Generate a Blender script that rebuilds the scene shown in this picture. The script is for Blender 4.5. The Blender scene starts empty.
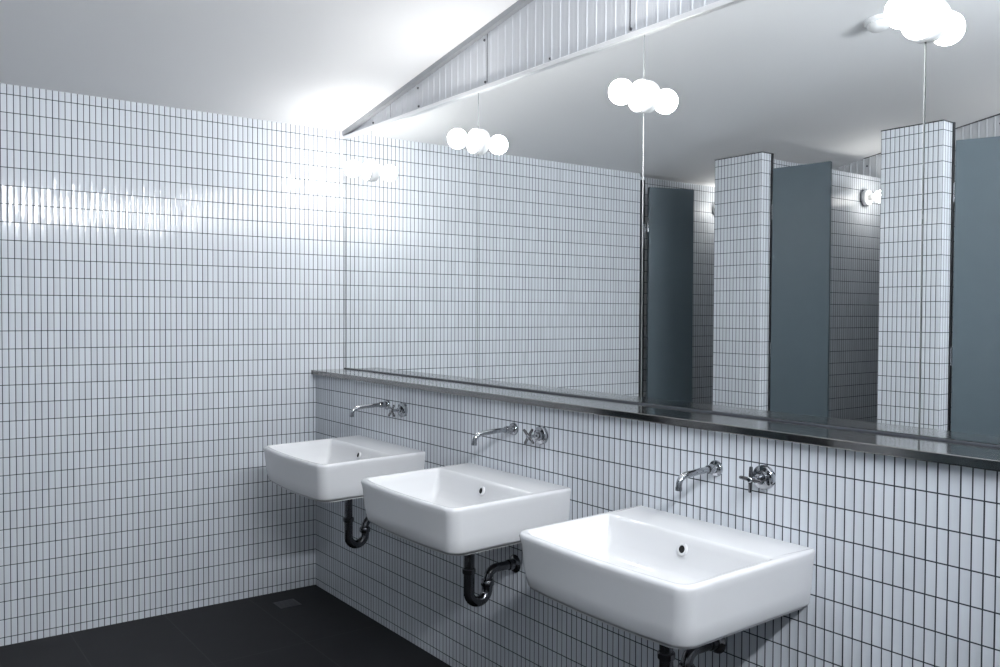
import bpy, bmesh, math, random
from mathutils import Vector, Matrix
random.seed(4)
C = bpy.context.scene.collection
S = 0.075            # one tile row in metres; the plan below is laid out in tile rows
ZF = -31.45          # floor level in rows
PI = math.pi
M_X = 2.2            # mirror plane
FX = -26.578           # front plane of the cubicles
BX = -44.6           # rear wall of the cubicles
def P(x, y, z): return Vector((x * S, y * S, (z - ZF) * S))
def ceil_z(y): return -.45 + .167 * max(0.0, -y)

# ------------------------------------------------------------------ node helpers
def new_mat(name):
    m = bpy.data.materials.new(name); m.use_nodes = True
    nt = m.node_tree; b = nt.nodes['Principled BSDF']
    return m, nt, b
def plain(name, col, rough=.5, metal=0.0, noise=0.0, scale=8.0, spec=None, bump=0.0):
    m, nt, b = new_mat(name)
    b.inputs['Base Color'].default_value = (*col, 1); b.inputs['Roughness'].default_value = rough
    b.inputs['Metallic'].default_value = metal
    if spec is not None: b.inputs['Specular IOR Level'].default_value = spec
    tc = nt.nodes.new('ShaderNodeTexCoord'); n = nt.nodes.new('ShaderNodeTexNoise')
    n.inputs['Scale'].default_value = scale; n.inputs['Detail'].default_value = 5
    nt.links.new(tc.outputs['Object'], n.inputs['Vector'])
    if noise:
        mx = nt.nodes.new('ShaderNodeMix'); mx.data_type = 'RGBA'
        mx.inputs['A'].default_value = tuple(c * (1 - noise) for c in col) + (1,)
        mx.inputs['B'].default_value = tuple(min(1, c * (1 + noise)) for c in col) + (1,)
        nt.links.new(n.outputs['Fac'], mx.inputs['Factor']); nt.links.new(mx.outputs['Result'], b.inputs['Base Color'])
    mr = nt.nodes.new('ShaderNodeMapRange'); mr.inputs['To Min'].default_value = max(0, rough * .9); mr.inputs['To Max'].default_value = rough * 1.1
    nt.links.new(n.outputs['Fac'], mr.inputs['Value']); nt.links.new(mr.outputs['Result'], b.inputs['Roughness'])
    if bump:
        bp = nt.nodes.new('ShaderNodeBump'); bp.inputs['Strength'].default_value = bump; bp.inputs['Distance'].default_value = .004
        nt.links.new(n.outputs['Fac'], bp.inputs['Height']); nt.links.new(bp.outputs['Normal'], b.inputs['Normal'])
    return m
class G:
    """small node-graph writer"""
    def __init__(s, nt): s.nt = nt
    def m(s, op, a, b=None, c=None):
        n = s.nt.nodes.new('ShaderNodeMath'); n.operation = op
        for i, v in enumerate((a, b, c)):
            if v is None: continue
            if hasattr(v, 'is_linked'): s.nt.links.new(v, n.inputs[i])
            else: n.inputs[i].default_value = v
        return n.outputs[0]
    def v(s, op, a, b=None, scale=None):
        n = s.nt.nodes.new('ShaderNodeVectorMath'); n.operation = op
        for i, v in enumerate((a, b)):
            if v is None: continue
            if hasattr(v, 'is_linked'): s.nt.links.new(v, n.inputs[i])
            else: n.inputs[i].default_value = v
        if scale is not None:
            if hasattr(scale, 'is_linked'): s.nt.links.new(scale, n.inputs['Scale'])
            else: n.inputs['Scale'].default_value = scale
        return n.outputs['Value'] if op in ('DOT_PRODUCT', 'LENGTH') else n.outputs[0]

W_COL = .3223
def tile_material(name, off_x=-18.5205, off_y=-37.972, tile=(.62, .65, .69), grout=(.022, .028, .038), joint=.040):
    """glazed finger mosaic, one row high and .32 row wide, stacked, with dark joints"""
    mt, nt, b = new_mat(name); g = G(nt)
    geo = nt.nodes.new('ShaderNodeNewGeometry')
    pos = g.v('SCALE', geo.outputs['Position'], scale=1 / S)
    sp = nt.nodes.new('ShaderNodeSeparateXYZ'); nt.links.new(pos, sp.inputs[0])
    sn = nt.nodes.new('ShaderNodeSeparateXYZ'); nt.links.new(geo.outputs['True Normal'], sn.inputs[0])
    isx = g.m('GREATER_THAN', g.m('ABSOLUTE', sn.outputs[0]), .5)
    ux = g.m('DIVIDE', g.m('SUBTRACT', sp.outputs[0], off_x), W_COL)
    uy = g.m('DIVIDE', g.m('SUBTRACT', sp.outputs[1], off_y), W_COL)
    u = g.m('ADD', g.m('MULTIPLY', isx, uy), g.m('MULTIPLY', g.m('SUBTRACT', 1.0, isx), ux))
    v = g.m('ADD', g.m('SUBTRACT', sp.outputs[2], -ZF), 0.0)
    iu, iv = g.m('FLOOR', u), g.m('FLOOR', v)
    wn = nt.nodes.new('ShaderNodeTexWhiteNoise'); wn.noise_dimensions = '3D'
    cv = nt.nodes.new('ShaderNodeCombineXYZ')
    nt.links.new(iu, cv.inputs[0]); nt.links.new(iv, cv.inputs[1]); nt.links.new(isx, cv.inputs[2])
    nt.links.new(cv.outputs[0], wn.inputs['Vector'])
    sc_ = nt.nodes.new('ShaderNodeSeparateColor'); nt.links.new(wn.outputs['Color'], sc_.inputs[0])
    fu = g.m('ADD', g.m('SUBTRACT', u, iu), g.m('MULTIPLY', g.m('SUBTRACT', sc_.outputs[2], .5), .025)); fv = g.m('SUBTRACT', v, iv)
    du = g.m('MULTIPLY', g.m('SUBTRACT', .5, g.m('ABSOLUTE', g.m('SUBTRACT', fu, .5))), W_COL)
    dv = g.m('SUBTRACT', .5, g.m('ABSOLUTE', g.m('SUBTRACT', fv, .5)))
    d = g.m('MINIMUM', du, dv)
    mask = nt.nodes.new('ShaderNodeMapRange'); mask.interpolation_type = 'SMOOTHSTEP'
    mask.inputs['From Min'].default_value = joint * .5 - .004; mask.inputs['From Max'].default_value = joint * .5 + .006
    nt.links.new(d, mask.inputs['Value']); mk = mask.outputs[0]
    # colour
    val = g.m('ADD', .965, g.m('MULTIPLY', sc_.outputs[0], .07))
    ct = nt.nodes.new('ShaderNodeCombineColor')
    for i in range(3): nt.links.new(g.m('MULTIPLY', val, tile[i]), ct.inputs[i])
    mx = nt.nodes.new('ShaderNodeMix'); mx.data_type = 'RGBA'
    mx.inputs['A'].default_value = (*grout, 1); nt.links.new(ct.outputs[0], mx.inputs['B']); nt.links.new(mk, mx.inputs['Factor'])
    nt.links.new(mx.outputs['Result'], b.inputs['Base Color'])
    nt.links.new(g.m('SUBTRACT', .85, g.m('MULTIPLY', mk, .76)), b.inputs['Roughness'])
    # the glaze is domed across each narrow tile, wavy, and each tile sits at a slightly different tilt
    N = geo.outputs['True Normal']
    T = g.v('CROSS_PRODUCT', (0, 0, 1), N)
    nz = nt.nodes.new('ShaderNodeTexNoise'); nz.inputs['Scale'].default_value = 3.2; nz.inputs['Detail'].default_value = 3
    nt.links.new(pos, nz.inputs['Vector'])
    sz = nt.nodes.new('ShaderNodeSeparateColor'); nt.links.new(nz.outputs['Color'], sz.inputs[0])
    a = g.m('MULTIPLY', g.m('SUBTRACT', fu, .5), .34)
    a = g.m('ADD', a, g.m('MULTIPLY', g.m('SUBTRACT', sc_.outputs[0], .5), .05))
    a = g.m('ADD', a, g.m('MULTIPLY', g.m('SUBTRACT', sz.outputs[0], .5), .10))
    c = g.m('ADD', g.m('MULTIPLY', g.m('SUBTRACT', sc_.outputs[1], .5), .020), g.m('MULTIPLY', g.m('SUBTRACT', sz.outputs[1], .5), .03))
    a = g.m('MULTIPLY', a, mk); c = g.m('MULTIPLY', c, mk)
    n1 = g.v('ADD', N, g.v('SCALE', T, scale=a))
    n2 = g.v('ADD', n1, g.v('SCALE', (0, 0, 1), scale=c))
    nt.links.new(g.v('NORMALIZE', n2), b.inputs['Normal']); b.inputs['Specular IOR Level'].default_value = .38
    return mt

def floor_material():
    mt, nt, b = new_mat('charcoal_floor_tile'); g = G(nt)
    geo = nt.nodes.new('ShaderNodeNewGeometry')
    pos = g.v('SCALE', geo.outputs['Position'], scale=1 / S)
    sp = nt.nodes.new('ShaderNodeSeparateXYZ'); nt.links.new(pos, sp.inputs[0])
    def edge(c, off, step):
        t = g.m('DIVIDE', g.m('SUBTRACT', c, off), step); f = g.m('SUBTRACT', t, g.m('FLOOR', t))
        return g.m('MULTIPLY', g.m('SUBTRACT', .5, g.m('ABSOLUTE', g.m('SUBTRACT', f, .5))), step)
    ex = edge(sp.outputs[0], -4.75, 5.25)
    ey = edge(sp.outputs[1], -9.3, 10.5)
    d = g.m('MINIMUM', ex, ey)
    mk = g.m('GREATER_THAN', d, .03)
    nz = nt.nodes.new('ShaderNodeTexNoise'); nz.inputs['Scale'].default_value = .7; nz.inputs['Detail'].default_value = 8
    nt.links.new(pos, nz.inputs['Vector'])
    mx0 = nt.nodes.new('ShaderNodeMix'); mx0.data_type = 'RGBA'
    mx0.inputs['A'].default_value = (.010, .0105, .012, 1); mx0.inputs['B'].default_value = (.015, .0155, .0175, 1)
    nt.links.new(nz.outputs['Fac'], mx0.inputs['Factor'])
    mx = nt.nodes.new('ShaderNodeMix'); mx.data_type = 'RGBA'
    mx.inputs['A'].default_value = (.028, .028, .030, 1)
    nt.links.new(mx0.outputs['Result'], mx.inputs['B']); nt.links.new(mk, mx.inputs['Factor'])
    nt.links.new(mx.outputs['Result'], b.inputs['Base Color'])
    b.inputs['Roughness'].default_value = .6; b.inputs['Specular IOR Level'].default_value = .2
    bp = nt.nodes.new('ShaderNodeBump'); bp.inputs['Strength'].default_value = .15; bp.inputs['Distance'].default_value = .002
    nt.links.new(nz.outputs['Fac'], bp.inputs['Height']); nt.links.new(bp.outputs['Normal'], b.inputs['Normal'])
    return mt

def steel_material(name, col, rough):
    """brushed stainless steel, the grain running along y"""
    mt, nt, b = new_mat(name)
    tc = nt.nodes.new('ShaderNodeTexCoord'); mp = nt.nodes.new('ShaderNodeMapping'); mp.inputs['Scale'].default_value = (240, 3, 240)
    n = nt.nodes.new('ShaderNodeTexNoise'); n.inputs['Scale'].default_value = 1; n.inputs['Detail'].default_value = 4
    nt.links.new(tc.outputs['Object'], mp.inputs[0]); nt.links.new(mp.outputs[0], n.inputs['Vector'])
    n2 = nt.nodes.new('ShaderNodeTexNoise'); n2.inputs['Scale'].default_value = 5; n2.inputs['Detail'].default_value = 6
    nt.links.new(tc.outputs['Object'], n2.inputs['Vector'])
    mx = nt.nodes.new('ShaderNodeMix'); mx.data_type = 'RGBA'
    mx.inputs['A'].default_value = tuple(c * .85 for c in col) + (1,); mx.inputs['B'].default_value = tuple(c * 1.12 for c in col) + (1,)
    nt.links.new(n.outputs['Fac'], mx.inputs['Factor']); nt.links.new(mx.outputs['Result'], b.inputs['Base Color'])
    mr = nt.nodes.new('ShaderNodeMapRange'); mr.inputs['From Min'].default_value = .3; mr.inputs['From Max'].default_value = .7
    mr.inputs['To Min'].default_value = rough * .7; mr.inputs['To Max'].default_value = rough * 1.5
    nt.links.new(n2.outputs['Fac'], mr.inputs['Value']); nt.links.new(mr.outputs[0], b.inputs['Roughness'])
    b.inputs['Metallic'].default_value = 1
    return mt

def emit(name, col, strength):
    m, nt, b = new_mat(name)
    b.inputs['Base Color'].default_value = (.9, .9, .9, 1); b.inputs['Roughness'].default_value = .4
    b.inputs['Emission Color'].default_value = (*col, 1); b.inputs['Emission Strength'].default_value = strength
    return m

LAMP = 78.0
SKY = 110.0
TILE = tile_material('white_finger_mosaic')
M = dict(
    ceiling=plain('painted_ceiling', (.81, .815, .825), .8, noise=.02, scale=2),
    floor=floor_material(),
    mirror=plain('silvered_glass', (.94, .955, .95), .0, 1.0),
    edge=plain('polished_glass_edge', (.16, .175, .175), .28, 0.0, spec=.9),
    dark=plain('mirror_backing', (.03, .03, .035), .6),
    steel=steel_material('brushed_steel', (.27, .265, .26), .11),
    chrome=plain('chrome', (.40, .41, .43), .06, 1.0),
    dchrome=plain('chrome_dark_reflection', (.17, .17, .18), .14, 1.0),  # clean chrome, its dark reflections put into the base colour
    ceramic=plain('glazed_ceramic', (.66, .665, .675), .11, noise=.01, scale=3, spec=.55),
    hole=plain('overflow_void', (.004, .004, .004), .9),
    clad=plain('galvanised_sheet', (.50, .515, .54), .42, .1, noise=.07, scale=3),
    angle=plain('grey_angle', (.30, .31, .325), .5, .2),
    trim=plain('aluminium_trim', (.72, .73, .74), .3, .6),
    door=plain('blue_grey_laminate', (.078, .105, .122), .38, noise=.05, scale=14),
    jamb=plain('black_metal', (.018, .02, .023), .4),
    lampbase=plain('white_bakelite', (.82, .83, .84), .35),
    bulb=emit('opal_bulb', (1.0, .985, .965), LAMP),
    bulb2=emit('opal_bulb_small', (1.0, .97, .93), LAMP * .42),
    sky=emit('daylit_frosted_glass', (.92, .955, 1.0), SKY),
    sealant=plain('grey_sealant', (.035, .04, .05), .4),
    plastic=plain('white_plastic', (.72, .73, .74), .4),
    screw=plain('dark_screw', (.08, .08, .09), .4, .6),
)

# ------------------------------------------------------------------ mesh helpers (coordinates in rows)
def link(name, bm, mat, parent=None, smooth=None):
    me = bpy.data.meshes.new(name)
    bmesh.ops.recalc_face_normals(bm, faces=bm.faces)
    bm.to_mesh(me); bm.free()
    for m in (mat if isinstance(mat, (list, tuple)) else [mat]): me.materials.append(m)
    if smooth is not None:
        for p in me.polygons: p.use_smooth = True
        me.set_sharp_from_angle(angle=math.radians(smooth))
    o = bpy.data.objects.new(name, me); C.objects.link(o)
    if parent is not None: o.parent = parent
    return o
def box(bm, a, b, bevel=0.0, seg=2, mi=0):
    (x0, y0, z0), (x1, y1, z1) = a, b
    vs = [bm.verts.new(Vector((x, y, z))) for x in (x0, x1) for y in (y0, y1) for z in (z0, z1)]
    fs = [bm.faces.new([vs[i] for i in q]) for q in ((0, 1, 3, 2), (4, 6, 7, 5), (0, 4, 5, 1), (2, 3, 7, 6), (0, 2, 6, 4), (1, 5, 7, 3))]
    for f in fs: f.material_index = mi
    if bevel:
        es = list({e for f in fs for e in f.edges})
        bmesh.ops.bevel(bm, geom=es, offset=bevel, segments=seg, affect='EDGES', profile=.5)
def boxw(bm, a, b, **k):
    """box given in row coordinates, written in metres"""
    A, B = P(*a), P(*b)
    k['bevel'] = k.get('bevel', 0) * S
    box(bm, A, B, **k)
def lathe(bm, prof, axis, org, seg=32, mi=0):
    """prof: (radius, distance along axis) in metres; closed where radius is 0"""
    ax = Vector(axis).normalized(); t = Vector((0, 0, 1)) if abs(ax.z) < .9 else Vector((1, 0, 0))
    u = ax.cross(t).normalized(); w = ax.cross(u); rings = []
    for r, d in prof:
        c = Vector(org) + ax * d
        if r < 1e-7: rings.append([bm.verts.new(c)])
        else: rings.append([bm.verts.new(c + (u * math.cos(2 * PI * i / seg) + w * math.sin(2 * PI * i / seg)) * r) for i in range(seg)])
    for a, b in zip(rings, rings[1:]):
        for i in range(seg):
            j = (i + 1) % seg
            q = [a[i % len(a)], a[j % len(a)], b[j % len(b)], b[i % len(b)]]
            q = list(dict.fromkeys(q))
            if len(q) > 2:
                f = bm.faces.new(q); f.material_index = mi
def tube(bm, pts, r, seg=20, cap=True):
    """pts in metres; r scalar or list"""
    pts = [Vector(p) for p in pts]; n = len(pts)
    rs = r if isinstance(r, (list, tuple)) else [r] * n
    up = None; rings = []
    for i, p in enumerate(pts):
        d = (pts[min(i + 1, n - 1)] - pts[max(i - 1, 0)]).normalized()
        if up is None: up = d.orthogonal().normalized()
        up = (up - d * up.dot(d)).normalized(); w = d.cross(up)
        rings.append([bm.verts.new(p + (up * math.cos(2 * PI * k / seg) + w * math.sin(2 * PI * k / seg)) * rs[i]) for k in range(seg)])
    for a, b in zip(rings, rings[1:]):
        for i in range(seg): bm.faces.new([a[i], a[(i + 1) % seg], b[(i + 1) % seg], b[i]])
    if cap: bm.faces.new(rings[0]); bm.faces.new(rings[-1])
def empty(name, loc, label=None, cat=None, group=None):
    o = bpy.data.objects.new(name, None); C.objects.link(o); o.location = loc
    o.empty_display_size = .05
    return tag(o, label, cat, group)
def tag(o, label=None, cat=None, group=None, kind=None):
    if label: o['label'] = label
    if cat: o['category'] = cat
    if group: o['group'] = group
    if kind: o['kind'] = kind
    return o
def struct(name, bm, mat, label=None, cat=None, smooth=None):
    o = link(name, bm, mat, smooth=smooth); o['kind'] = 'structure'
    if label: o['label'] = label
    if cat: o['category'] = cat
    return o
def dup(root, loc, label, kids=True):
    r = root.copy(); C.objects.link(r); r.location = loc; r['label'] = label
    for ch in list(root.children):
        c = ch.copy(); C.objects.link(c); c.parent = r
        for g in list(ch.children):
            d = g.copy(); C.objects.link(d); d.parent = c
    return r

# ------------------------------------------------------------------ the setting
Y_END = -58
bm = bmesh.new(); boxw(bm, (BX - 1, 3, ZF - 1), (4, Y_END - 1, ZF)); struct('floor', bm, M['floor'], 'dark charcoal large-format tiled floor', 'floor')
# ceiling: flat strip over the recess, then rising away from the left-hand tiled wall, falling again behind the camera
bm = bmesh.new()
prof = [(3, ceil_z(0)), (0, ceil_z(0)), (-44, ceil_z(-44)), (Y_END - 1, ceil_z(-44) - .167 * (-Y_END + 1 - 44))]
lo = [[bm.verts.new(P(x, y, z)) for x in (BX - 1, 4)] for y, z in prof]
hi = [[bm.verts.new(P(x, y, z + .6)) for x in (BX - 1, 4)] for y, z in prof]
for i in range(3):
    bm.faces.new([lo[i][0], lo[i][1], lo[i + 1][1], lo[i + 1][0]]); bm.faces.new([hi[i][0], hi[i][1], hi[i + 1][1], hi[i + 1][0]])
    for k in (0, 1): bm.faces.new([lo[i][k], lo[i + 1][k], hi[i + 1][k], hi[i][k]])
bm.faces.new([lo[0][0], lo[0][1], hi[0][1], hi[0][0]]); bm.faces.new([lo[3][0], lo[3][1], hi[3][1], hi[3][0]])
struct('ceiling', bm, M['ceiling'], 'smooth white ceiling sloping up from the tiled end wall', 'ceiling')

bm = bmesh.new(); boxw(bm, (FX, 0, ZF), (4, 3.2, -.40)); struct('wall_left', bm, TILE, 'tall end wall of white finger mosaic with dark grout, at the left', 'wall')
bm = bmesh.new(); boxw(bm, (0, 0, ZF), (4, Y_END, -17.09)); struct('wall_right', bm, TILE, 'white finger mosaic wall below the ledge behind the basins', 'wall')
bm = bmesh.new(); boxw(bm, (M_X + .25, 0, -17.2), (4, Y_END, -.5)); struct('wall_right_upper', bm, M['dark'])
# wall behind the camera with a high strip window of frosted, daylit glass
WX0, WX1, WZ0, WZ1 = -25.0, -5.0, -1.95, .75
bm = bmesh.new()
boxw(bm, (BX - 1, Y_END, ZF), (4, Y_END - 2, WZ0)); boxw(bm, (BX - 1, Y_END, WZ1), (4, Y_END - 2, 7.5))
boxw(bm, (BX - 1, Y_END, WZ0), (WX0, Y_END - 2, WZ1)); boxw(bm, (WX1, Y_END, WZ0), (4, Y_END - 2, WZ1))
struct('wall_rear', bm, TILE)
bm = bmesh.new()
boxw(bm, (WX0, Y_END - .3, WZ0), (WX1, Y_END - .8, WZ0 + .25)); boxw(bm, (WX0, Y_END - .3, WZ1 - .25), (WX1, Y_END - .8, WZ1))
for k in range(5):
    xx = WX0 + (WX1 - WX0 - .25) * k / 4; boxw(bm, (xx, Y_END - .3, WZ0 + .25), (xx + .25, Y_END - .8, WZ1 - .25))
wn_ = struct('window_1', bm, M['trim'], 'high strip window of frosted glass in the wall behind the viewer', 'window')
bm = bmesh.new(); boxw(bm, (WX0 + .1, Y_END - .5, WZ0 + .1), (WX1 - .1, Y_END - .6, WZ1 - .1)); link('frosted_pane', bm, M['sky'], wn_)
bm = bmesh.new(); boxw(bm, (BX - 1, 2, ZF), (BX, Y_END, -.55)); struct('wall_opposite', bm, TILE, 'rear tiled wall of the cubicles seen only in the mirror', 'wall')
bm = bmesh.new(); boxw(bm, (BX - 1, 1.3, ZF), (FX, 3.2, -.40)); struct('wall_cubicle_end', bm, TILE, 'set-back tiled wall at the end of the first cubicle, seen in the mirror', 'wall')

def cladding(name, x, sgn, z0, ylo, yhi, label, rh=.035):
    """ribbed metal sheet in the plane x, ribs towards sgn"""
    bm = bmesh.new(); y = ylo; pr = []; pitch = .63; rw = .045
    while y > yhi:
        pr += [(y, 0), (y - pitch * .5 + .03, 0), (y - pitch * .5, .008), (y - pitch * .5 - .03, 0), (y - (pitch - 2.6 * rw), 0), (y - (pitch - 1.7 * rw), rh), (y - (pitch - .9 * rw), rh)]
        y -= pitch
    pr.append((y, 0)); prev = None
    for yy, h in pr:
        t = ceil_z(yy) if yy > -44 else ceil_z(-44) - .167 * (-yy - 44)
        cur = [bm.verts.new(P(x + sgn * h, yy, z0)), bm.verts.new(P(x + sgn * h, yy, t + .3))]
        if prev: bm.faces.new([prev[0], cur[0], cur[1], prev[1]])
        prev = cur
    o = link(name, bm, M['clad']); o['kind'] = 'structure'; o['label'] = label; o['category'] = 'wall'
    md = o.modifiers.new('thick', 'SOLIDIFY'); md.thickness = .002; md.offset = 0
    return o
cl = cladding('wall_gable_right', M_X + .12, -1, -.80, 0.0, Y_END, 'ribbed grey sheet-metal gable above the mirrors, under the sloping ceiling')
c2 = cladding('wall_gable_opposite', BX + .12, 1, -.60, 2.0, Y_END, 'ribbed grey sheet-metal gable above the cubicle wall, seen in the mirror', .09)
def screw(par, x, sgn, y, z, r=.075):
    bm = bmesh.new()
    lathe(bm, [(0, .09 * S), (r * .6 * S, .08 * S), (r * S, .03 * S), (r * S, 0), (r * 1.5 * S, 0), (r * 1.5 * S, -.03 * S), (0, -.03 * S)], (sgn, 0, 0), P(x, y, z), 10)
    link('screw', bm, M['screw'], par, 40)
for y in (-3.9, -9.62, -16.49, -21.91, -27.4, -33.0, -38.8):
    screw(cl, M_X + .12, -1, y, -.50)
    if y < -6: screw(cl, M_X + .12, -1, y + .1, ceil_z(y) - .55)
for y in (-6.14, -16.62, -27.3, -37.9):
    bm = bmesh.new(); boxw(bm, (M_X + .13, y, -.55), (M_X + .09, y - .05, ceil_z(y) - .2)); link('sheet_joint', bm, M['screw'], cl)
for y in (-10.9, -13.6, -22.3, -25.0, -30.5): screw(c2, BX + .12, 1, y, ceil_z(y) - .75, .09)

# sloping angle along the ceiling, and the flat strip over the mirrors
def slope_bar(name, x0, x1, h, ya, yb, mat, label, drop=0.0):
    bm = bmesh.new(); vs = []
    for y in (ya, yb):
        z = ceil_z(y) - drop
        vs.append([bm.verts.new(P(x, y, z + dz)) for x, dz in ((x0, .05), (x0, -h), (x1, -h), (x1, .05))])
    for i in range(4): bm.faces.new([vs[0][i], vs[0][(i + 1) % 4], vs[1][(i + 1) % 4], vs[1][i]])
    bm.faces.new(vs[0]); bm.faces.new(vs[1])
    return struct(name, bm, mat, label, 'trim')
slope_bar('trim_1', M_X - .22, M_X + .12, .30, 0, -44, M['angle'], 'grey metal angle following the sloping ceiling above the mirrors')
slope_bar('trim_2', BX - .1, BX + .36, .16, 1.3, -44, M['jamb'], 'thin dark strip along the ceiling over the cubicle gable, seen in the mirror')
bm = bmesh.new(); boxw(bm, (M_X - .16, 0, -.98), (M_X + .24, Y_END, -.74), bevel=.03)
struct('trim_3', bm, M['trim'], 'bright aluminium strip along the top of the mirrors', 'trim')

# cubicle fronts
def pillar(name, y0, y1, xt, label, zt=-.66):
    bm = bmesh.new(); boxw(bm, (FX, y0, ZF), (FX - xt, y1, -.46))
    boxw(bm, (FX - xt, y0 - 2.4, ZF), (BX, y1 + .5, zt))
    o = struct(name, bm, TILE, label, 'pillar')
    bm = bmesh.new(); boxw(bm, (FX + .02, y0 + .02, -.46), (FX - xt - .02, y1 - .02, -.38)); link('capping', bm, M['jamb'], o)
    return o
pillar('pillar_1', -8.318, -12.831, 1.289, 'white mosaic pillar between the first and second cubicle, seen in the mirror')
pillar('pillar_2', -22.5, -26.69, 1.289, 'white mosaic pillar between the second and third cubicle, seen in the mirror', -1.5)
bm = bmesh.new(); boxw(bm, (FX, -36.5, ZF), (FX - 1.25, -44, -.46)); boxw(bm, (FX - 1.25, -42.75, ZF), (BX, -44, -.66)); struct('pillar_3', bm, TILE)
for i, (y, xt) in enumerate(((-.02, 1.3), (-12.85, 1.289), (-26.71, 1.289))):
    bm = bmesh.new()
    if i == 0: boxw(bm, (FX - .02, .25, ZF), (FX - .5, -.10, -1.0))
    else: boxw(bm, (FX - xt + .16, y, ZF), (FX - xt - .05, y - .09, -.40))
    struct('trim_%d' % (4 + i), bm, M['jamb'], 'black metal jamb strip of the %s cubicle door, seen in the mirror' % ('first', 'second', 'third')[i], 'trim')

# ------------------------------------------------------------------ cubicle doors
def stall_door(hx, hy, ang, wid, label):
    """hinge at (hx, hy); ang is the swing in degrees from the closed position, leaf inwards"""
    t = empty('cubicle_door', P(hx, hy, ZF + 2), label, 'door', 'blue-grey cubicle doors')
    a = math.radians(ang); d = Vector((-math.sin(a), -math.cos(a), 0)); n = Vector((-d.y, d.x, 0))
    h = (-1.62 - (ZF + 2)) * S; th = .30 * S
    def slab(bm, s0, s1, z0, z1, n0, n1, bev=.0015):
        tmp = bmesh.new(); box(tmp, (s0, n0, z0), (s1, n1, z1), bevel=bev)
        tmp.transform(Matrix(((d.x, n.x, 0, 0), (d.y, n.y, 0, 0), (0, 0, 1, 0), (0, 0, 0, 1))))
        me = bpy.data.meshes.new('t'); tmp.to_mesh(me); tmp.free(); bm.from_mesh(me); bpy.data.meshes.remove(me)
    bm = bmesh.new(); slab(bm, .01, wid * S, 0, h, -th / 2, th / 2); link('door_leaf', bm, M['door'], t)
    for zz in (.12, .5, .88):
        bm = bmesh.new(); c = Vector((0, 0, h * zz)) + d * .006
        lathe(bm, [(0, -.045), (.006, -.045), (.006, .045), (0, .045)], (0, 0, 1), c, 12)
        link('hinge', bm, M['chrome'], t, 40)
    bm = bmesh.new(); slab(bm, wid * S - .055, wid * S - .015, h * .47, h * .53, -th / 2 - .012, -th / 2, .003)
    lt = link('latch', bm, M['dchrome'], t)
    return t
stall_door(FX - .62, -.25, 71, 4.6, 'dark blue-grey cubicle door swung well inwards beside the end wall, seen in the mirror')
stall_door(FX - 1.1, -13.0, 6.5, 4.75, 'blue-grey cubicle door almost closed, between the two tiled pillars, seen in the mirror')
stall_door(FX - 1.1, -26.82, 20, 6.6, 'blue-grey cubicle door cut by the right edge, past the second pillar, seen in the mirror')

# latch bar on the end of the tiled wall
bm = bmesh.new(); boxw(bm, (FX - .08, -.34, -7.0), (FX - .32, -.10, -4.9), bevel=.05)
tag(link('pull_bar', bm, M['chrome']), 'slim vertical metal pull bar on the black jamb of the first cubicle, in the mirror', 'handle')

# ------------------------------------------------------------------ ledge and mirrors
bm = bmesh.new(); boxw(bm, (-.33, 0, -17.08), (M_X + .02, Y_END, -16.78), bevel=.035, seg=3)
led = link('steel_ledge', bm, M['steel']); tag(led, 'long brushed stainless steel ledge running under the mirrors above the basins', 'ledge')
bm = bmesh.new(); tube(bm, [P(M_X - .04, -.02, -16.77), P(M_X - .04, Y_END + .1, -16.77)], .05 * S, 8)
link('sealant_bead', bm, M['sealant'], led)['label'] = 'grey sealant bead'

MX = [-.07, -3.80, -15.98, -28.29, -40.45, -52.7, -64.9]
mlab = ['narrow mirror pane in the corner against the tiled end wall', 'mirror pane between the first and second globe lamps from the corner',
        'mirror pane between the second and third globe lamps, reflecting the end of the tiled wall', 'mirror pane reflecting two tiled pillars and a cubicle door',
        'rightmost mirror pane, cut by the picture edge', 'mirror pane beyond the right edge of the view']
for i in range(6):
    y0, y1 = MX[i], MX[i + 1]
    t = empty('mirror_pane', P(M_X, (y0 + y1) / 2, -16.7), mlab[i], 'mirror', 'mirror panes above the ledge')
    off = -P(M_X, (y0 + y1) / 2, -16.7)
    a, b = P(M_X, y0 - .012, -16.72) + off, P(M_X, y1 + .012, -.96) + off
    e = .022 * S; d = .03 * S
    bm = bmesh.new()
    # front face inside a narrow ground bevel
    f = [bm.verts.new((0, y, z)) for y, z in ((a.y - e, a.z + e), (b.y + e, a.z + e), (b.y + e, b.z - e), (a.y - e, b.z - e))]
    bm.faces.new(f)
    o = link('mirror_glass', bm, M['mirror'], t)
    bm = bmesh.new()
    f = [bm.verts.new((0, y, z)) for y, z in ((a.y - e, a.z + e), (b.y + e, a.z + e), (b.y + e, b.z - e), (a.y - e, b.z - e))]
    g = [bm.verts.new((d, y, z)) for y, z in ((a.y, a.z), (b.y, a.z), (b.y, b.z), (a.y, b.z))]
    k = [bm.verts.new((.11 * S, y, z)) for y, z in ((a.y, a.z), (b.y, a.z), (b.y, b.z), (a.y, b.z))]
    for q in range(4):
        r = (q + 1) % 4
        bm.faces.new([f[q], f[r], g[r], g[q]]); bm.faces.new([g[q], g[r], k[r], k[q]])
    bm.faces.new(k)
    link('glass_edge', bm, M['edge'], t)

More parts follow.
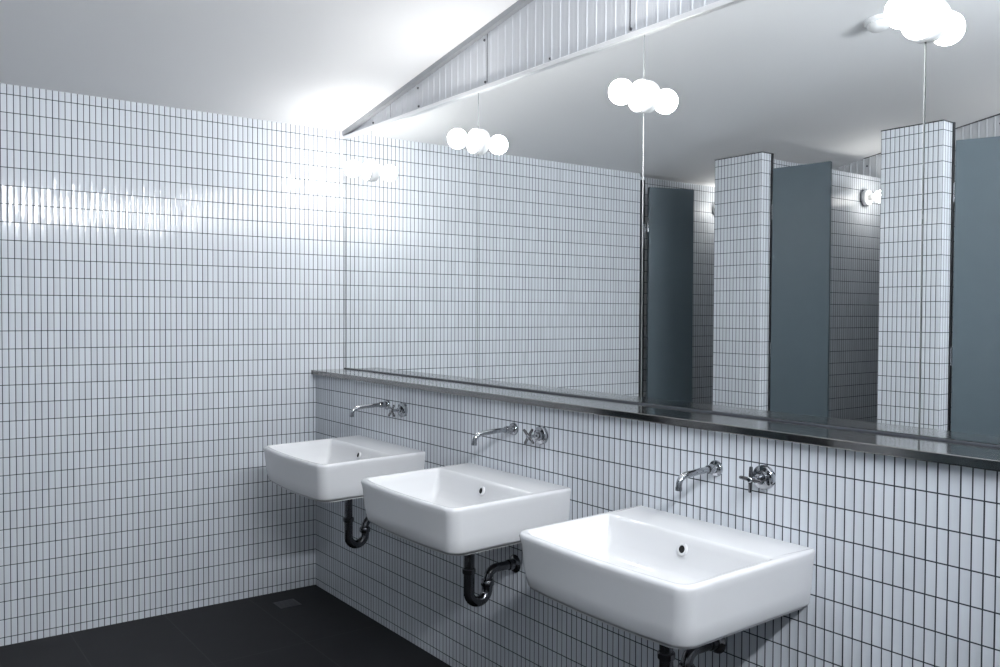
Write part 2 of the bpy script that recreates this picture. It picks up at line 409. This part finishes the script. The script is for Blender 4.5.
# ------------------------------------------------------------------ globe lamps
def globe_lamp(loc, axis, mat, label, group):
    t = empty('globe_lamp', loc, label, 'lamp', group); ax = Vector(axis)
    bm = bmesh.new(); r = .70 * S
    lathe(bm, [(0, 0), (r * .96, 0), (r, .004), (r, .014), (r * .985, .0175), (r * .97, .018), (r * .965, .020), (r * .95, .024), (r * .88, .026), (0, .028)], ax, (0, 0, 0), 48)
    link('lamp_base', bm, M['lampbase'], t, 30)
    bm = bmesh.new(); lathe(bm, [(0, .022), (.021, .022), (.021, .045), (.019, .052), (.017, .060), (0, .060)], ax, (0, 0, 0), 28)
    link('bulb_holder', bm, M['lampbase'], t, 40)
    bm = bmesh.new(); R_ = .0395; c = .101
    pr = [(.0145, .056)] + [(R_ * math.sin(a), c - R_ * math.cos(a)) for a in [math.radians(v) for v in range(24, 180, 9)]] + [(0, c + R_)]
    lathe(bm, [(0, .056)] + pr, ax, (0, 0, 0), 32)
    link('bulb', bm, mat, t, 60)
    return t
LL = ['small globe lamp nearest the tiled corner, on the first mirror seam', 'second globe lamp from the tiled corner, on a mirror seam',
      'third globe lamp from the tiled corner, on the seam above the middle of the mirrors', 'largest and nearest globe lamp, on the mirror seam at the upper right',
      'globe lamp on the mirror seam beyond the right edge of the view']
l0 = globe_lamp(P(M_X, -3.79, -3.62), (-1, 0, 0), M['bulb'], LL[0], 'globe lamps on the mirror seams')
for i, y in enumerate((-15.98, -28.29, -40.45, -52.7)): dup(l0, P(M_X, y, -3.62), LL[i + 1])
l5 = globe_lamp(P(-41.7, -12.45, -2.65), (0, -1, 0), M['bulb2'], 'round globe lamp on the tiled side wall of the second cubicle, seen in the mirror', 'globe lamps inside the cubicles')
dup(l5, P(-41.7, -26.12 - .03, -2.65), 'globe lamp on the side wall of the third cubicle, behind its door')
l6 = globe_lamp(P(-38.5, 1.3, -2.65), (0, -1, 0), M['bulb2'], 'globe lamp on the end wall of the first cubicle, behind the first pillar', 'globe lamps inside the cubicles')

# ------------------------------------------------------------------ washbasins
def rrect(x0, x1, y0, y1, rf, rb, bow=0.0, n=8, side=10):
    """closed outline (rows); x0 wall side, x1 front (negative); rounded corners rf at the front, rb at the wall"""
    pts = []
    def arc(cx, cy, r, a0):
        for i in range(n + 1):
            a = math.radians(a0 + 90 * i / n); pts.append((cx + r * math.cos(a), cy + r * math.sin(a)))
    def seg_(a, b):
        for i in range(1, side): pts.append((a[0] + (b[0] - a[0]) * i / side, a[1] + (b[1] - a[1]) * i / side))
    arc(x0 - rb, y1 - rb, rb, 0); a = pts[-1]; seg_(a, (x1 + rf, y1)); arc(x1 + rf, y1 - rf, rf, 90)
    a = pts[-1]; seg_(a, (x1, y0 + rf)); arc(x1 + rf, y0 + rf, rf, 180)
    a = pts[-1]; seg_(a, (x0 - rb, y0)); arc(x0 - rb, y0 + rb, rb, 270)
    a = pts[-1]; seg_(a, (x0, y1 - rb))
    yc, hw = (y0 + y1) / 2, (y1 - y0) / 2; out = []
    for x, y in pts:
        k = max(0, min(1, (x0 - x) / (x0 - x1)))
        out.append((x - bow * k * (1 - ((y - yc) / hw) ** 2), y))
    return out
HW = 3.97; D = 6.22; TILT = .14 / 6.22; ZR = -20.48
def build_basin(label):
    t = empty('washbasin', P(0, 0, -22.6), label, 'basin', 'white wall-hung washbasins')
    org = P(0, 0, -22.6)
    rings = []
    def ring(i, z, zf=None, back=0.0, r=None, xb=None, inner=None):
        rings.append((i, z, r, xb))
    def outer(ins, z, rf=.46, bi=0.0): return [(x, y, z + TILT * x) for x, y in rrect(-bi, -D + ins, -HW + ins, HW - ins, rf, .04, .22)]
    def bowl(ins, z, rf=.36, rb=.14, xb=-1.95): return [(x, y, z + TILT * x) for x, y in rrect(xb - ins, -D + .30 + ins, -HW + .30 + ins, HW - .30 - ins, rf, rb, .2)]
    L = []
    zb = -22.46
    L.append(outer(.60, zb, .35)); L.append(outer(.40, zb + .005, .42)); L.append(outer(.28, zb + .05, .5)); L.append(outer(.20, zb + .17, .55))
    L.append(outer(.13, zb + .7)); L.append(outer(.05, ZR - .35)); L.append(outer(.0, ZR - .14)); L.append(outer(.015, ZR - .06)); L.append(outer(.05, ZR - .015, .42)); L.append(outer(.10, ZR, .38))
    L.append(bowl(-.13, ZR, .40, .2)); L.append(bowl(-.08, ZR - .008, .40, .19)); L.append(bowl(-.03, ZR - .035, .38, .17)); L.append(bowl(.02, ZR - .10)); L.append(bowl(.08, ZR - .3)); L.append(bowl(.26, ZR - .9, .5, .3))
    L.append(bowl(.42, ZR - 1.2)); L.append(bowl(.62, ZR - 1.36)); L.append(bowl(.95, ZR - 1.43)); L.append(bowl(1.6, ZR - 1.47, .3, .2))
    bm = bmesh.new(); vr = [[bm.verts.new(P(*p) - org) for p in l] for l in L]; n = len(vr[0])
    for a, b in zip(vr, vr[1:]):
        for i in range(n): bm.faces.new([a[i], a[(i + 1) % n], b[(i + 1) % n], b[i]])
    bm.faces.new(vr[0]); bm.faces.new(vr[-1])
    link('bowl', bm, M['ceramic'], t, 50)
    # shadow-gap core and the thin ceramic foot rim underneath
    bm = bmesh.new()
    for ins0, z0, z1, rf in ((.95, zb + .01, zb - .08, .4), (.46, zb - .05, zb - .09, .6)):
        A = [bm.verts.new(P(*p) - org) for p in outer(ins0, z0, rf)]; B = [bm.verts.new(P(*p) - org) for p in outer(ins0, z1, rf)]
        for i in range(n): bm.faces.new([A[i], A[(i + 1) % n], B[(i + 1) % n], B[i]])
        bm.faces.new(A); bm.faces.new(B)
    link('foot_rim', bm, M['ceramic'], t, 40)
    # overflow and waste
    oc = P(-2.15, -.22, ZR - .50) - org; nx = Vector((-1, 0, .30)).normalized()
    bm = bmesh.new(); r = .16 * S
    lathe(bm, [(r * .8, .0005), (r * .85, .003), (r * 1.15, .0035), (r * 1.35, .002), (r * 1.35, -.004)], nx, oc, 28); link('overflow_ring', bm, M['ceramic'], t, 50)
    bm = bmesh.new(); lathe(bm, [(0, .0016), (r * .95, .0016), (r * .95, -.003), (0, -.003)], nx, oc, 24); link('overflow_hole', bm, M['hole'], t)
    wc = P(-4.1, 0, ZR - 1.48) - org
    bm = bmesh.new(); lathe(bm, [(0, .006), (.02, .006), (.026, .004), (.033, .003), (.035, 0), (.035, -.004), (0, -.004)], (0, 0, 1), wc, 32); link('waste_plug', bm, M['chrome'], t, 40)
    return t
BL = ['white rectangular washbasin farthest away, in the corner by the end wall', 'middle of the three white rectangular washbasins',
      'nearest and largest-looking white rectangular washbasin, at the front right']
BY = (-10.27, -22.33, -34.30)
b0 = build_basin(BL[0]); b0.location = P(0, BY[0], -22.6)
for i in (1, 2): dup(b0, P(0, BY[i], -22.6), BL[i])

# ------------------------------------------------------------------ wall spouts
def catmull(pts, n=8):
    out = []; q = [pts[0]] + list(pts) + [pts[-1]]
    for i in range(1, len(q) - 2):
        p0, p1, p2, p3 = (Vector(v) for v in q[i - 1:i + 3])
        for k in range(n):
            t = k / n
            out.append(.5 * ((2 * p1) + (-p0 + p2) * t + (2 * p0 - 5 * p1 + 4 * p2 - p3) * t * t + (-p0 + 3 * p1 - 3 * p2 + p3) * t ** 3))
    out.append(Vector(q[-2])); return out
def build_spout(label):
    t = empty('wall_spout', P(0, 0, -18.4), label, 'tap', 'chrome wall spouts over the basins')
    s = S
    bm = bmesh.new(); lathe(bm, [(0, 0), (.29 * s, 0), (.30 * s, .02 * s), (.30 * s, .08 * s), (.27 * s, .13 * s), (.17 * s, .15 * s), (.165 * s, .50 * s), (.15 * s, .54 * s), (0, .54 * s)], (-1, 0, 0), (0, 0, 0), 32)
    link('flange', bm, M['chrome'], t, 35)
    path = catmull([(-.45 * s, 0, 0), (-1.0 * s, 0, -.015 * s), (-1.55 * s, 0, -.05 * s), (-1.98 * s, 0, -.09 * s), (-2.19 * s, 0, -.19 * s), (-2.28 * s, 0, -.34 * s), (-2.30 * s, 0, -.52 * s)], 6)
    bm = bmesh.new(); tube(bm, path, .115 * s, 20); link('spout_pipe', bm, M['chrome'], t, 50)
    bm = bmesh.new(); lathe(bm, [(0, -.02 * s), (.128 * s, -.02 * s), (.128 * s, .10 * s), (.085 * s, .10 * s), (.085 * s, .07 * s), (0, .07 * s)], (-.06, 0, -1), (-2.30 * s, 0, -.48 * s), 24)
    link('aerator', bm, M['chrome'], t, 40)
    return t
SL = ['curved chrome spout on the wall above the farthest basin', 'curved chrome spout on the wall above the middle basin', 'curved chrome spout on the wall above the nearest basin']
SY = ((-9.98, -18.26), (-22.20, -18.35), (-34.20, -18.45))
s0 = build_spout(SL[0]); s0.location = P(0, *SY[0])
for i in (1, 2): sp_o = dup(s0, P(0, *SY[i]), SL[i])
sp_o.scale = (.87, 1, 1)

# ------------------------------------------------------------------ cross-head taps
def build_tap(label):
    t = empty('cross_handle_tap', P(0, 0, -18.4), label, 'tap', 'chrome cross-head taps beside the spouts'); s = S
    bm = bmesh.new(); lathe(bm, [(0, 0), (.41 * s, 0), (.42 * s, .03 * s), (.42 * s, .16 * s), (.39 * s, .20 * s), (.24 * s, .22 * s), (.22 * s, .30 * s), (0, .30 * s)], (-1, 0, 0), (0, 0, 0), 36)
    link('rosette', bm, M['chrome'], t, 35)
    bm = bmesh.new(); lathe(bm, [(0, .28 * s), (.15 * s, .28 * s), (.14 * s, .42 * s), (.075 * s, .46 * s), (.075 * s, .72 * s), (.10 * s, .74 * s), (.10 * s, .88 * s), (.07 * s, .91 * s), (0, .91 * s)], (-1, 0, 0), (0, 0, 0), 24)
    st = link('spindle', bm, M['chrome'], t, 35)
    bm = bmesh.new()
    for a in range(4):
        an = a * PI / 2; d = Vector((0, math.cos(an), math.sin(an))); c = Vector((-.81 * s, 0, 0))
        lathe(bm, [(.07 * s, .08 * s), (.062 * s, .40 * s), (.05 * s, .44 * s), (0, .45 * s)], d, c, 14)
    link('cross_handle', bm, M['dchrome'], t, 40)
    return t
TL = ['round chrome tap with X-turned cross handle, above the farthest basin', 'round chrome tap with X-turned cross handle, above the middle basin',
      'round chrome tap with upright cross handle, above the nearest basin']
TY = ((-11.88, -18.40, 42), (-24.30, -18.40, 38), (-36.30, -18.44, 2))
t0 = build_tap(TL[0]); t0.location = P(0, *TY[0][:2])
taps = [t0] + [dup(t0, P(0, *TY[i][:2]), TL[i]) for i in (1, 2)]
for tt, q in zip(taps, TY): tt.rotation_euler = (math.radians(q[2]), 0, 0)

# ------------------------------------------------------------------ waste traps
def build_trap(label):
    t = empty('waste_trap', P(0, 0, -26.3), label, 'pipe', 'chrome waste traps under the basins'); o = P(0, 0, -26.3); r = .23 * S
    def Q(x, z, y=0): return P(x, y, z) - o
    bm = bmesh.new(); tube(bm, [Q(-2.66, -22.66), Q(-2.66, -24.6)], r, 24); link('tailpiece', bm, M['dchrome'], t, 50)
    bm = bmesh.new(); lathe(bm, [(0, -.1 * S), (.29 * S, -.1 * S), (.305 * S, -.06 * S), (.305 * S, .10 * S), (.27 * S, .14 * S), (0, .14 * S)], (0, 0, 1), Q(-2.66, -24.62), 28); link('slip_nut', bm, M['dchrome'], t, 35)
    xa, xb, zc = -2.66, -1.62, -25.58; rr = (xb - xa) / 2
    pts = [Q(xa, -24.6), Q(xa, -25.1)] + [Q(xa + rr - rr * math.cos(a), zc - rr * math.sin(a)) for a in [PI * i / 18 for i in range(19)]] + [Q(xb, -25.4)]
    bm = bmesh.new(); tube(bm, pts, r * 1.06, 24); link('u_bend', bm, M['dchrome'], t, 50)
    bm = bmesh.new(); lathe(bm, [(0, -.14 * S), (.29 * S, -.14 * S), (.31 * S, -.1 * S), (.31 * S, .08 * S), (.27 * S, .14 * S), (0, .14 * S)], (0, 0, 1), Q(xb, -25.32), 28); link('slip_nut', bm, M['dchrome'], t, 35)
    q = .5
    pts = [Q(xb, -25.4)] + [Q(xb + q - q * math.cos(a), -25.22 + q * math.sin(a)) for a in [PI / 2 * i / 10 for i in range(11)]] + [Q(-.05, -24.72)]
    bm = bmesh.new(); tube(bm, pts, r * .92, 24); link('outlet_pipe', bm, M['dchrome'], t, 50)
    bm = bmesh.new(); lathe(bm, [(0, 0), (.42 * S, 0), (.43 * S, .04 * S), (.40 * S, .10 * S), (.30 * S, .16 * S), (.26 * S, .17 * S), (.25 * S, .42 * S), (0, .42 * S)], (-1, 0, 0), Q(0, -24.72), 32); link('wall_flange', bm, M['dchrome'], t, 35)
    return t
PL = ['chrome U-bend waste pipe under the farthest basin', 'chrome U-bend waste pipe under the middle basin, running back to the wall', 'chrome waste pipe under the nearest basin, mostly cut by the lower picture edge']
p0 = build_trap(PL[0]); p0.location = P(0, BY[0] - .0, -26.3)
for i in (1, 2): dup(p0, P(0, BY[i], -26.3), PL[i])

# ------------------------------------------------------------------ ceiling detector and floor drain
sx, sy = -18.05, -27.1
t = empty('smoke_detector', P(sx, sy, ceil_z(sy)), 'small white smoke detector on the ceiling, seen in the mirror beside the largest lamp', 'detector')
nrm = Vector((0, -.167, -1)).normalized()
bm = bmesh.new(); lathe(bm, [(0, -.002), (.060, -.002), (.060, .012), (.055, .018), (0, .018)], nrm, (0, 0, 0), 32); link('detector_base', bm, M['plastic'], t, 35)
bm = bmesh.new(); lathe(bm, [(.048, .016), (.046, .030), (.036, .042), (.015, .046), (0, .046)], nrm, (0, 0, 0), 32); link('detector_cap', bm, M['lampbase'], t, 60)

t = empty('floor_drain', P(-3.1, -2.6, ZF), 'small square floor drain in the dark floor near the tiled corner', 'drain')
bm = bmesh.new(); box(bm, (-.052, -.052, -.003), (.052, .052, .0015), bevel=.001); link('drain_frame', bm, M['jamb'], t)
bm = bmesh.new()
for i in range(6): box(bm, (-.043, -.041 + i * .0155, .001), (.043, -.034 + i * .0155, .003))
link('drain_grate', bm, M['screw'], t)

# ------------------------------------------------------------------ camera
cam = bpy.data.cameras.new('camera'); co = bpy.data.objects.new('camera', cam); C.objects.link(co)
yaw, pitch, roll = 6.374e-01, -2.330e-02, 4.9e-03
yaw, pitch, roll = math.radians(36.51786297), math.radians(-1.33357086), math.radians(.28112565)
cy, sy_, cp, sp_ = math.cos(yaw), math.sin(yaw), math.cos(pitch), math.sin(pitch)
d = Vector((sy_ * cp, cy * cp, sp_)); r = Vector((cy, -sy_, 0)); u = r.cross(d)
c_, s_ = math.cos(roll), math.sin(roll)
r2 = r * c_ + u * s_; u2 = -r * s_ + u * c_
loc = P(-24.8313, -54.5547, -12.8968)
co.matrix_world = Matrix(((r2.x, u2.x, -d.x, loc.x), (r2.y, u2.y, -d.y, loc.y), (r2.z, u2.z, -d.z, loc.z), (0, 0, 0, 1)))
cam.sensor_width = 36; cam.lens = 36 * 865.676 / 1000; cam.clip_start = .02; cam.clip_end = 100
sc = bpy.context.scene; sc.camera = co

w = bpy.data.worlds.new('world'); sc.world = w; w.use_nodes = True
w.node_tree.nodes['Background'].inputs[0].default_value = (.6, .7, .85, 1); w.node_tree.nodes['Background'].inputs[1].default_value = .0

sc.view_settings.view_transform = 'Standard'; sc.view_settings.look = 'None'
sc.view_settings.exposure = 0.12; sc.view_settings.gamma = 1; sc.view_settings.use_curve_mapping = False
cy_ = sc.cycles
cy_.use_denoising = True; cy_.max_bounces = 14; cy_.diffuse_bounces = 6; cy_.glossy_bounces = 8; cy_.sample_clamp_indirect = 6
cy_.blur_glossy = .5
